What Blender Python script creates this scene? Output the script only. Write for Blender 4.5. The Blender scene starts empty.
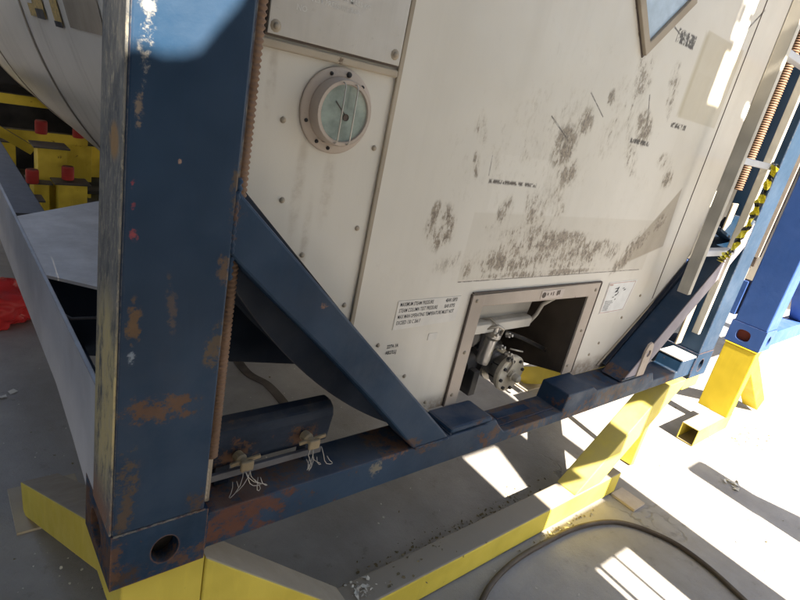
import bpy, bmesh, math, random
from mathutils import Vector, Matrix, noise as mnoise
from mathutils.geometry import tessellate_polygon
random.seed(7)
SC = bpy.context.scene
COL = SC.collection

# ------------------------------------------------------------------ camera, sky, sun, exposure
R = [[0.7637823056521695, -0.6129539203284178, 0.20229701215376816],
     [-0.06932971910701874, -0.38949934714831946, -0.9184136587712467],
     [0.6417398067915532, 0.6874429068097726, -0.3399886325366692]]
CP = (-0.19872919, -0.76471488, 0.88143301)
cam = bpy.data.cameras.new('camera'); camo = bpy.data.objects.new('camera', cam); COL.objects.link(camo)
m = Matrix(((R[0][0], -R[1][0], -R[2][0], CP[0]), (R[0][1], -R[1][1], -R[2][1], CP[1]),
            (R[0][2], -R[1][2], -R[2][2], CP[2]), (0, 0, 0, 1)))
camo.matrix_world = m
cam.sensor_width = 36; cam.lens = 559.7 / 800 * 36; cam.clip_start = .02; cam.clip_end = 800
SC.camera = camo
SUND = Vector((.07, 1, -.95)).normalized()
world = bpy.data.worlds.new('World'); SC.world = world; world.use_nodes = True
wt = world.node_tree
sky = wt.nodes.new('ShaderNodeTexSky'); sky.sky_type = 'NISHITA'; sky.sun_disc = False
sky.sun_elevation = math.asin(-SUND.z); sky.sun_rotation = math.atan2(-SUND.x, -SUND.y)
sky.air_density = 1.0; sky.dust_density = 1.2
wt.links.new(sky.outputs[0], wt.nodes['Background'].inputs[0]); wt.nodes['Background'].inputs[1].default_value = .060
sl = bpy.data.lights.new('sun', 'SUN'); sl.energy = 4.6; sl.angle = math.radians(.55); sl.color = (1, .97, .92)
so = bpy.data.objects.new('sun', sl); COL.objects.link(so); so.rotation_euler = SUND.to_track_quat('-Z', 'Y').to_euler()
so.location = (0, -4, 6)
SC.view_settings.view_transform = 'Standard'; SC.view_settings.look = 'None'
SC.view_settings.exposure = 2.64; SC.view_settings.gamma = 1
SC.view_settings.use_white_balance = True; SC.view_settings.white_balance_temperature = 7400; SC.view_settings.white_balance_tint = 10
SC.render.engine = 'CYCLES'
SC.cycles.max_bounces = 8; SC.cycles.diffuse_bounces = 5

# ------------------------------------------------------------------ node helpers
class G:
    def __init__(s, name):
        s.m = bpy.data.materials.new(name); s.m.use_nodes = True; s.t = s.m.node_tree
        s.b = s.t.nodes['Principled BSDF']; s.tc = s.t.nodes.new('ShaderNodeTexCoord')
        s.pos = s.tc.outputs['Object']; s.geo = s.t.nodes.new('ShaderNodeNewGeometry')
    def link(s, a, i):
        if isinstance(a, (int, float)): i.default_value = a
        elif isinstance(a, (tuple, list)): i.default_value = (*a, 1) if len(a) == 3 and i.type == 'RGBA' else a
        else: s.t.links.new(a, i)
    def m2(s, op, a, b=0.0, c=None, clamp=False):
        n = s.t.nodes.new('ShaderNodeMath'); n.operation = op; n.use_clamp = clamp
        s.link(a, n.inputs[0]); s.link(b, n.inputs[1])
        if c is not None: s.link(c, n.inputs[2])
        return n.outputs[0]
    def add(s, a, b): return s.m2('ADD', a, b)
    def sub(s, a, b): return s.m2('SUBTRACT', a, b)
    def mul(s, a, b): return s.m2('MULTIPLY', a, b)
    def mx(s, a, b): return s.m2('MAXIMUM', a, b)
    def mn(s, a, b): return s.m2('MINIMUM', a, b)
    def step(s, v, lo, hi, a=0.0, b=1.0):
        n = s.t.nodes.new('ShaderNodeMapRange'); n.clamp = True; n.interpolation_type = 'SMOOTHSTEP'
        s.link(v, n.inputs[0]); n.inputs[1].default_value = lo; n.inputs[2].default_value = hi
        n.inputs[3].default_value = a; n.inputs[4].default_value = b
        return n.outputs[0]
    def noise(s, scale, detail=4, rough=.6, stretch=None, off=(0, 0, 0), rot=(0, 0, 0)):
        v = s.pos
        mp = s.t.nodes.new('ShaderNodeMapping'); mp.inputs['Location'].default_value = off
        mp.inputs['Rotation'].default_value = rot
        if stretch: mp.inputs['Scale'].default_value = stretch
        s.link(v, mp.inputs[0])
        n = s.t.nodes.new('ShaderNodeTexNoise'); n.inputs['Scale'].default_value = scale
        n.inputs['Detail'].default_value = detail; n.inputs['Roughness'].default_value = rough
        s.link(mp.outputs[0], n.inputs['Vector']); return n.outputs[0]
    def xyz(s):
        n = s.t.nodes.new('ShaderNodeSeparateXYZ'); s.link(s.pos, n.inputs[0]); return n.outputs
    def up(s):
        n = s.t.nodes.new('ShaderNodeSeparateXYZ'); s.link(s.geo.outputs['Normal'], n.inputs[0]); return n.outputs[2]
    def mix(s, f, a, b):
        n = s.t.nodes.new('ShaderNodeMix'); n.data_type = 'RGBA'
        s.link(f, n.inputs[0]); s.link(a, n.inputs[6]); s.link(b, n.inputs[7]); return n.outputs[2]
    def ell(s, x, z, cx, cz, rx, rz, rot=0):     # 1 in the middle, 0 at the rim of an ellipse, negative outside
        c, q = math.cos(rot), math.sin(rot)
        dx, dz = s.sub(x, cx), s.sub(z, cz)
        u = s.mul(s.add(s.mul(dx, c), s.mul(dz, q)), 1 / rx); v = s.mul(s.sub(s.mul(dz, c), s.mul(dx, q)), 1 / rz)
        return s.sub(1.0, s.m2('SQRT', s.add(s.mul(u, u), s.mul(v, v))))
    def edge(s, r):
        b = s.t.nodes.new('ShaderNodeBevel'); b.samples = 4; b.inputs[0].default_value = r
        n = s.t.nodes.new('ShaderNodeVectorMath'); n.operation = 'DOT_PRODUCT'
        s.link(b.outputs[0], n.inputs[0]); s.link(s.geo.outputs['Normal'], n.inputs[1])
        return s.step(n.outputs['Value'], .80, .995, 1, 0)
    def bump(s, h, strength=.3, dist=.01):
        n = s.t.nodes.new('ShaderNodeBump'); n.inputs['Strength'].default_value = strength
        n.inputs['Distance'].default_value = dist; s.link(h, n.inputs['Height'])
        s.link(n.outputs[0], s.b.inputs['Normal'])
    def out(s, col, rough=.6, metal=0.0, spec=.5):
        s.link(col, s.b.inputs['Base Color']); s.link(rough, s.b.inputs['Roughness']); s.link(metal, s.b.inputs['Metallic'])
        s.b.inputs['Specular IOR Level'].default_value = spec
        return s.m

def painted(name, paint, under=(.13, .055, .03), rust=.5, dust=.5, dustc=(.22, .19, .16), wear=.6, wearc=(.33, .28, .2),
            rough=.42, scale=9.0, marks=(), vary=.25, edger=.006, metal=0.0):
    """weathered paint: colour drift, chipped edges, rust blotches, dust that settles on upward faces; marks=(x,z,rx,rz,rot,colour,strength)"""
    g = G(name)
    n1 = g.noise(3, 3); n2 = g.noise(scale, 8, .68); n3 = g.noise(scale * 7, 6, .7); n4 = g.noise(60, 3, .6, stretch=(1, 1, .12)); n5 = g.noise(34, 10, .74, off=(5, 3, 1))
    dark = tuple(c * (1 - vary) for c in paint); light = tuple(min(1, c * (1 + vary) + .01) for c in paint)
    c = g.mix(g.step(n1, .35, .65), dark, light)
    c = g.mix(g.step(n4, .5, .8, 0, .25), c, tuple(p * 1.25 + .004 for p in paint))
    c = g.mix(g.step(n3, .66, .72, 0, .5), c, tuple(p * .7 + .018 for p in paint))
    rm = g.step(g.add(g.mul(n2, .65), g.mul(n5, .60)), .86 - rust * .22, .92 - rust * .22)
    c = g.mix(g.mul(rm, .85), c, g.mix(n3, under, tuple(u * .45 for u in under)))
    if marks:
        x, y, z = g.xyz()
        for (cx, cz, rx, rz, rot, mc, st) in marks:
            e = g.ell(x, z, cx, cz, rx, rz, rot)
            k = g.step(g.add(g.mul(e, .75), g.add(g.mul(g.sub(n5, .5), 4.2), g.mul(g.sub(n3, .5), 1.2))), .12, .62)
            k = g.mul(g.mul(k, g.step(e, -.15, .2)), st)
            c = g.mix(k, c, g.mix(n3, mc, tuple(u * .6 for u in mc)))
    if wear > 0:
        ed = g.edge(edger)
        k = g.mul(g.step(g.add(ed, g.mul(g.sub(n5, .5), 2.6)), .66, .9), wear)
        k = g.mul(k, g.step(ed, .05, .3))
        c = g.mix(k, c, g.mix(g.step(n3, .4, .6), wearc, under))
    if dust > 0:
        d = g.mul(g.step(g.up(), .42, .74), g.step(g.add(n2, g.mul(n1, .5)), .72 - dust * .5, 1.0 - dust * .35))
        c = g.mix(g.mul(d, min(1, dust * 1.1)), c, dustc)
    g.bump(g.add(g.mul(n2, .7), g.mul(n3, .35)), .22, .004)
    return g.out(c, g.step(n2, .3, .75, rough - .04, rough + .28), metal, .28 if not metal else .5)

RUST = (.125, .062, .034); DRUST = (.06, .034, .024)
NAVY = (.0055, .0290, .066)
M = {}
M['post'] = painted('navy_post_paint', NAVY, rust=.25, dust=.2, wear=.9, wearc=(.36, .31, .22), rough=.40, vary=.12, edger=.007, marks=[
    (.020, .93, .012, .11, 0, (.30, .28, .25), .9), (.015, .80, .008, .03, 0, (.3, .22, .15), .8), (.02, .50, .013, .045, 0, (.16, .09, .04), .9),
    (.055, .352, .085, .030, -.12, (.13, .065, .035), .95), (.085, .357, .030, .020, 0, (.135, .068, .036), .9), (.071, .53, .010, .05, .1, (.12, .08, .06), .7),
    (.155, .70, .014, .07, 0, (.13, .085, .05), .9), (.147, .58, .014, .035, 0, (.14, .085, .05), .95), (.143, .45, .02, .05, 0, (.12, .08, .045), .9),
    (.07, .737, .004, .005, 0, (.45, .28, .2), 1), (.012, .703, .006, .01, 0, (.5, .07, .07), .9), (.013, .676, .004, .008, 0, (.42, .06, .06), .7),
    (.016, .635, .007, .014, .3, (.45, .07, .07), .7), (.02, .19, .022, .13, 0, (.10, .065, .04), .9), (.14, .13, .03, .05, 0, (.09, .05, .03), .9), (.02, .45, .007, .02, 0, (.3, .36, .42), .8)])
M['navy'] = painted('navy_frame_paint', NAVY, rust=.80, dust=.3, wear=.5, rough=.45, vary=.2, marks=[
    (.24, .08, .14, .10, 0, (.13, .05, .03), .95), (.62, .10, .05, .02, 0, (.22, .10, .05), .9), (.56, .07, .02, .03, 0, (.35, .3, .2), .6),
    (.72, .10, .06, .03, 0, RUST, .8), (.98, .06, .05, .03, 0, RUST, .8), (1.15, .05, .14, .04, 0, RUST, .9), (1.62, .06, .16, .05, 0, DRUST, .95), (1.45, .03, .2, .02, 0, RUST, .8)])
M['trough'] = painted('rusty_dark_trough', (.007, .016, .034), rust=.7, dust=.35, dustc=(.10, .085, .07), wear=.8, wearc=(.12, .07, .045), rough=.6, scale=16, marks=[(.23, .17, .05, .05, 0, RUST, .9), (.37, .18, .045, .045, 0, RUST, .9)])
M['gusset'] = painted('navy_gusset_paint', NAVY, rust=.3, dust=.15, wear=.4, rough=.45, vary=.15, marks=[
    (.345, .50, .018, .012, 0, (.3, .15, .08), .95), (.155, .66, .02, .04, 0, RUST, .8), (.66, .12, .04, .02, 0, RUST, .8), (1.66, .12, .06, .02, 0, RUST, .9)])
M['casting'] = painted('rusty_corner_casting', NAVY, rust=.66, dust=.2, wear=1, wearc=(.22, .11, .06), rough=.6, scale=14,
                       marks=[(.02, .02, .05, .03, 0, DRUST, 1), (.13, .02, .08, .03, 0, RUST, .8), (.0, .06, .03, .07, 0, RUST, .9)])
M['hollow'] = painted('dark_rusted_inside', (.03, .025, .02), rust=.6, dust=.3, wear=0, rough=.9)
M['rail_grey'] = painted('grey_blue_side_rail', (.44, .45, .475), rust=.12, dust=.2, wear=.6, wearc=(.2, .12, .07), rough=.45, vary=.12)  # sky reflection on the rail's blue paint put into the base colour
M['sheet_grey'] = painted('pale_grey_sheet', (.60, .57, .55), rust=.0, dust=.25, wear=.2, rough=.5, vary=.10)
M['saddle'] = painted('dark_navy_saddle', (.006, .014, .030), rust=.3, dust=.1, wear=.2, rough=.6)
M['yellow'] = painted('yellow_stand_paint', (.56, .45, .07), rust=.42, dust=1.0, dustc=(.27, .235, .19), wear=.7, wearc=(.3, .24, .1), rough=.45, vary=.12)
M['yellow2'] = painted('bright_yellow_paint', (.62, .46, .03), rust=.08, dust=.25, dustc=(.10, .08, .05), wear=.2, rough=.45, vary=.12)
M['yellow_pale'] = painted('lightly_dusted_yellow', (.56, .46, .09), rust=.35, dust=.30, dustc=(.34, .30, .20), wear=.7, rough=.5, vary=.12)  # the stand yellow with a thinner layer of dust
M['rack'] = painted('grimy_rack_yellow', (.48, .37, .04), under=(.10, .06, .03), rust=.55, dust=.9, dustc=(.07, .06, .05), wear=.6, rough=.55, vary=.25)
M['next_navy'] = painted('bright_navy_paint', (.03, .085, .27), rust=.12, dust=.1, wear=.3, rough=.4, vary=.08)
M['steel'] = painted('stainless_valve', (.36, .35, .34), under=(.10, .08, .07), rust=.3, dust=.3, wear=.2, rough=.3, metal=.85, scale=25)
M['flange'] = painted('weathered_flange', (.60, .54, .44), under=(.12, .09, .07), rust=.6, dust=0, wear=.4, rough=.6, scale=30)
M['darksteel'] = painted('dark_steel', (.035, .033, .034), rust=.5, dust=.4, wear=.3, rough=.5)
M['copper'] = painted('rusty_conduit', (.17, .10, .062), under=(.14, .07, .045), rust=.45, dust=0, wear=0, rough=.6, scale=20)
M['brass'] = painted('tarnished_brass', (.26, .20, .12), under=(.2, .1, .06), rust=.5, dust=.2, wear=.3, rough=.5, scale=40)
M['wire'] = painted('galvanised_wire', (.40, .37, .33), rust=.2, dust=0, wear=0, rough=.4, metal=.6)
M['red'] = painted('red_paint', (.30, .02, .018), rust=.5, dust=.6, dustc=(.08, .06, .05), wear=.2, rough=.5)
M['redplastic'] = painted('glossy_red_plastic', (.50, .025, .03), rust=0, dust=.0, wear=0, rough=.25, vary=.2)
M['ladder'] = painted('dull_aluminium_ladder', (.46, .43, .37), under=(.3, .25, .18), rust=.2, dust=0, wear=.2, rough=.5)
M['hose'] = painted('dark_rubber', (.055, .04, .032), rust=.2, dust=.3, wear=0, rough=.7)
M['ink'] = painted('black_print', (.03, .03, .035), rust=0, dust=0, wear=0, rough=.6)
M['black'] = painted('gap_shade_black', (.02, .02, .022), rust=.3, dust=.2, wear=0, rough=.8)  # black that puts the deep shade of the back gap into colour
M['debris'] = painted('dry_litter', (.42, .38, .30), rust=.3, dust=0, wear=0, rough=.8)

def panel_mat():
    g = G('scuffed_white_cladding'); x, y, z = g.xyz()
    n1 = g.noise(2.2, 3); n2 = g.noise(24, 8, .72); n3 = g.noise(110, 5, .7); n4 = g.noise(34, 6, .75, stretch=(1, 1, .35), rot=(0, .5, 0))
    nv = g.noise(14, 4, .6, stretch=(1, 1, .08)); ns = g.noise(55, 7, .78, stretch=(1, 1, .45), rot=(0, .45, 0), off=(3, 1, 2))
    c = g.mix(g.step(n1, .3, .7), (.595, .555, .485), (.655, .615, .545))
    c = g.mix(g.step(nv, .5, .8, 0, .30), c, (.53, .49, .42))
    c = g.mix(g.step(n2, .62, .75, 0, .25), c, (.54, .50, .43))
    grime = (.155, .125, .095); dk = (.07, .055, .045)
    # flat residue patches with straight sides (old decals)
    def boxm(x0, x1, z0, z1, slant=0, soft=.003):
        xs = g.sub(x, g.mul(z, slant))
        a = g.mn(g.step(xs, x0 - soft, x0 + soft), g.step(xs, x1 - soft, x1 + soft, 1, 0))
        b = g.mn(g.step(z, z0 - soft, z0 + soft), g.step(z, z1 - soft, z1 + soft, 1, 0))
        return g.mn(a, b)
    band = boxm(.789, 1.72, .483, .66)
    c = g.mix(g.mul(band, .30), c, (.47, .415, .33))
    tri = g.mul(g.mn(g.step(g.sub(z, g.add(.49, g.mul(g.sub(x, 1.50), .25))), -.004, .004), g.step(g.sub(z, g.add(.53, g.mul(g.sub(x, 1.55), 1.02))), -.006, .006, 1, 0)),
                g.mn(g.step(x, 1.46, 1.50), g.step(g.add(x, g.mul(z, .1)), 1.865, 1.875, 1, 0)))
    c = g.mix(g.mul(tri, .8), c, g.mix(n2, (.36, .30, .22), (.29, .24, .18)))
    tan = boxm(1.585, 1.86, .985, 1.23)
    c = g.mix(g.mul(tan, g.step(n1, .2, .8, .35, .7)), c, (.47, .41, .29))
    te = g.mn(boxm(1.575, 1.60, .99, 1.22, 0, .01), 1.0)
    c = g.mix(g.mul(te, .6), c, (.42, .36, .24))
    c = g.mix(g.mul(boxm(1.50, 1.60, .99, 1.12, .1), .18), c, (.47, .41, .3))
    old = boxm(.83, 1.02, .665, .80)
    c = g.mix(g.mul(old, .35), c, (.68, .64, .57))
    # scuffs: ellipse regions filled by thresholded streak noise
    nl = g.noise(9, 5, .7, off=(1, 2, 5)); nf = g.noise(75, 6, .8, stretch=(1, 1, .38), rot=(0, .5, 0), off=(7, 1, 2))
    base = g.add(g.mul(ns, .55), g.add(g.mul(nf, .45), g.mul(g.sub(nl, .5), .55)))
    grime2 = g.mix(g.step(n3, .42, .62), (.27, .22, .165), (.13, .10, .075))
    for (cx, cz, rx, rz, rot, st, thr) in [
        (.690, .620, .050, .058, 0, 1, .45), (.665, .655, .016, .03, 0, .9, .44), (.81, .515, .030, .022, 0, .95, .47),
        (1.060, .840, .055, .062, 0, 1, .42), (1.10, .775, .055, .045, .4, 1, .45), (1.12, .905, .035, .045, 0, .9, .47), (1.08, .70, .06, .08, .3, .9, .52),
        (.95, .86, .20, .12, .3, .85, .595), (1.05, .70, .13, .12, .5, .8, .565), (1.15, .545, .46, .055, .02, .95, .50), (1.0, .61, .20, .035, 0, .9, .51),
        (1.12, .587, .22, .035, .05, 1, .47), (1.33, .565, .13, .028, .1, 1, .455), (1.60, .56, .13, .045, .75, .95, .485), (1.72, .65, .07, .03, .6, .9, .49), (1.15, .493, .36, .012, 0, .95, .47),
        (1.20, .98, .020, .026, 0, .95, .44), (1.25, .93, .06, .12, .2, .9, .55), (1.41, .93, .045, .065, .9, 1, .46), (1.40, .84, .035, .07, .8, .9, .48),
        (1.23, 1.15, .018, .015, 0, .95, .46), (1.33, 1.0, .05, .20, .2, .85, .555), (1.50, 1.05, .035, .09, .4, .85, .52), (1.60, .85, .055, .03, 0, .95, .48),
        (1.66, .80, .04, .04, .6, .95, .46), (.745, .845, .022, .05, .5, .9, .52), (.755, .77, .014, .035, .3, .95, .46), (.80, .78, .2, .14, 0, .7, .635), (.90, .665, .035, .05, 0, .85, .50), (1.0, .66, .04, .05, .3, .85, .50),
        (1.35, .75, .40, .25, 0, .6, .655), (1.1, .95, .5, .30, 0, .5, .665), (.60, .62, .3, .3, 0, .3, .68)]:
        e = g.ell(x, z, cx, cz, rx, rz, rot)
        q = g.add(base, g.mul(g.mn(e, .6), .13)); fe = g.mul(g.step(e, -.15, .35), st)
        c = g.mix(g.mul(g.step(q, thr - .06, thr + .12, 0, .55), fe), c, (.42, .365, .29))
        c = g.mix(g.mul(g.step(q, thr + .055, thr + .13), fe), c, grime2)
    # small dark flecks left by old letters
    v = g.t.nodes.new('ShaderNodeTexVoronoi'); v.inputs['Scale'].default_value = 120; g.link(g.pos, v.inputs['Vector'])
    for (x0, x1, z0, z1) in [(1.56, 1.66, .953, .968), (1.36, 1.47, .884, .897), (.81, .99, .731, .740), (1.42, 1.53, 1.165, 1.20), (1.18, 1.25, 1.19, 1.215)]:
        k = g.mul(boxm(x0, x1, z0, z1), g.step(g.add(ns, g.mul(n3, .3)), .60, .66)); c = g.mix(k, c, dk)
    # thin score lines
    for (ax, az, bx, bz, w) in [(.97, .905, 1.07, .855, .0022), (1.10, .98, 1.19, .93, .002), (1.37, 1.20, 1.52, 1.165, .0028), (1.38, 1.02, 1.43, .93, .003), (.79, .484, 1.70, .484, .0016),
                                (.80, .795, .805, .745, .0012), (1.80, 1.26, 1.90, 1.36, .004)]:
        L = math.hypot(bx - ax, bz - az); ux, uz = (bx - ax) / L, (bz - az) / L
        dx, dz = g.sub(x, ax), g.sub(z, az)
        t = g.add(g.mul(dx, ux), g.mul(dz, uz)); d = g.m2('ABSOLUTE', g.sub(g.mul(dz, ux), g.mul(dx, uz)))
        k = g.mn(g.step(g.add(d, g.mul(g.sub(n2, .5), .009)), w * .5, w * 1.3, 1, 0), g.mn(g.step(t, 0, .004), g.step(t, L - .004, L, 1, 0)))
        c = g.mix(g.mul(k, g.step(n2, .38, .55, .35, .95)), c, dk)
    # runs below the dial and dirt near the bottom edges
    for (cx, cz, rx, rz) in [(.315, .69, .016, .13), (.375, .69, .02, .09), (.345, .60, .012, .1), (.24, .86, .012, .08)]:
        e = g.ell(x, z, cx, cz, rx, rz)
        c = g.mix(g.mul(g.step(e, 0, .7), g.step(n2, .35, .65, .05, .5)), c, (.36, .29, .22))
    c = g.mix(g.mul(g.step(z, .125, .17, 1, 0), g.step(n2, .3, .6, .1, .8)), c, (.24, .16, .10))
    g.bump(g.add(g.mul(g.noise(5, 2), 2.0), g.mul(n3, .06)), .25, .01)
    return g.out(c, g.step(n2, .3, .7, .38, .55), 0, .4)
M['panel'] = panel_mat()

def tank_mat():
    g = G('weathered_tank_cladding'); x, y, z = g.xyz()
    n1 = g.noise(2, 3); n2 = g.noise(20, 8, .7); nv = g.noise(9, 5, .65, stretch=(.3, 1, .3))
    c = g.mix(g.step(n1, .3, .7), (.60, .575, .51), (.69, .66, .595))
    c = g.mix(g.step(nv, .52, .75, 0, .45), c, (.36, .33, .27))
    c = g.mix(g.step(n2, .66, .72, 0, .6), c, (.16, .13, .10))
    g.bump(g.noise(6, 2), .3, .01)
    return g.out(c, .45)
M['tank'] = tank_mat()
def plate_mat():
    g = G('brushed_data_plate')
    n1 = g.noise(5, 4); nv = g.noise(40, 5, .7, stretch=(1, 1, .05)); n2 = g.noise(60, 6, .7)
    c = g.mix(g.step(n1, .3, .7), (.44, .405, .355), (.52, .49, .45))
    c = g.mix(g.step(nv, .45, .75, 0, .5), c, (.40, .37, .33))
    c = g.mix(g.step(n2, .6, .72, 0, .4), c, (.28, .24, .2))
    g.bump(nv, .1, .003)
    return g.out(c, .5, .25)
M['plate'] = plate_mat()
M['trim'] = painted('brown_stained_trim', (.37, .31, .235), under=(.14, .09, .06), rust=.35, dust=0, wear=.3, wearc=(.2, .14, .1), rough=.6, scale=18, vary=.15)
M['frame'] = painted('pinkish_stained_frame', (.43, .36, .30), under=(.20, .13, .10), rust=.45, dust=.2, dustc=(.3, .25, .2), wear=.5, wearc=(.18, .12, .09), rough=.6, scale=22, vary=.12)
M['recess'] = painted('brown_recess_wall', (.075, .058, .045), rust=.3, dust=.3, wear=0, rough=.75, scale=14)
M['head'] = painted('pale_tank_head', (.34, .32, .29), rust=.25, dust=.2, wear=0, rough=.6)

def simple(name, col, rough=.6, metal=0.0, var=.15, scale=30):
    g = G(name); n = g.noise(scale, 6, .65)
    c = g.mix(g.step(n, .3, .7), tuple(v * (1 - var) for v in col), tuple(min(1, v * (1 + var)) for v in col))
    g.bump(n, .15, .002)
    return g.out(c, rough, metal)
M['dial'] = simple('grey_green_dial', (.25, .30, .265), .12, 0, .25, 26)
M['decal'] = simple('off_white_decal', (.62, .59, .54), .5, 0, .05)
M['decalw'] = simple('white_decal', (.66, .66, .64), .5, 0, .06)
M['redline'] = simple('faded_red_print', (.50, .32, .26), .6)
M['pale_ink'] = simple('pale_stamped_letters', (.62, .60, .56), .5)
M['diamond'] = simple('pale_blue_placard', (.42, .52, .62), .35, 0, .2, 8)
M['gasket'] = simple('dark_gasket', (.10, .075, .06), .8)
M['tapeY'] = simple('yellow_tape', (.72, .62, .05), .4, 0, .1)
M['tapeK'] = simple('black_tape', (.04, .04, .035), .4)
M['greybar'] = simple('dull_grey_bar', (.095, .095, .105), .55, .2)
M['sticker'] = simple('orange_yellow_sticker', (.50, .33, .07), .5, 0, .5, 90)
M['litter'] = simple('pale_litter', (.55, .52, .46), .7)
M['leaf'] = simple('dry_leaf', (.14, .11, .06), .8)

def floor_mat():
    g = G('worn_concrete')
    n0 = g.noise(.7, 3); n1 = g.noise(3.2, 6, .65); n2 = g.noise(14, 8, .72); n3 = g.noise(90, 6, .75); n4 = g.noise(1.6, 5, .6, stretch=(1, .35, 1), off=(4, 2, 0))
    c = g.mix(g.step(n1, .25, .75), (.252, .236, .224), (.352, .333, .316))
    c = g.mix(g.step(n4, .48, .70, 0, .55), c, (.20, .183, .170))
    c = g.mix(g.step(n2, .58, .74, 0, .5), c, (.14, .125, .11))
    c = g.mix(g.step(n3, .64, .72, 0, .65), c, (.42, .40, .36))
    c = g.mix(g.step(n3, .30, .36, .6, 0), c, (.09, .08, .07))
    v = g.t.nodes.new('ShaderNodeTexVoronoi'); v.feature = 'DISTANCE_TO_EDGE'; v.inputs['Scale'].default_value = .45
    mp = g.t.nodes.new('ShaderNodeVectorMath'); mp.operation = 'ADD'
    nn = g.t.nodes.new('ShaderNodeTexNoise'); nn.inputs['Scale'].default_value = 2.5; nn.inputs['Detail'].default_value = 5; g.link(g.pos, nn.inputs['Vector'])
    sc = g.t.nodes.new('ShaderNodeVectorMath'); sc.operation = 'SCALE'; sc.inputs['Scale'].default_value = .5; g.link(nn.outputs['Color'], sc.inputs[0])
    g.link(g.pos, mp.inputs[0]); g.link(sc.outputs[0], mp.inputs[1]); g.link(mp.outputs[0], v.inputs['Vector'])
    ck = g.mul(g.step(v.outputs['Distance'], .0006, .003, 1, 0), g.step(n1, .45, .6))
    c = g.mix(g.mul(ck, .55), c, (.10, .09, .08))
    g.bump(g.sub(g.add(g.mul(n2, .6), g.mul(n3, .4)), g.mul(ck, .5)), .6, .008)
    return g.out(c, g.step(n2, .3, .7, .6, .9), 0, .35)
M['floor'] = floor_mat()

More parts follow.
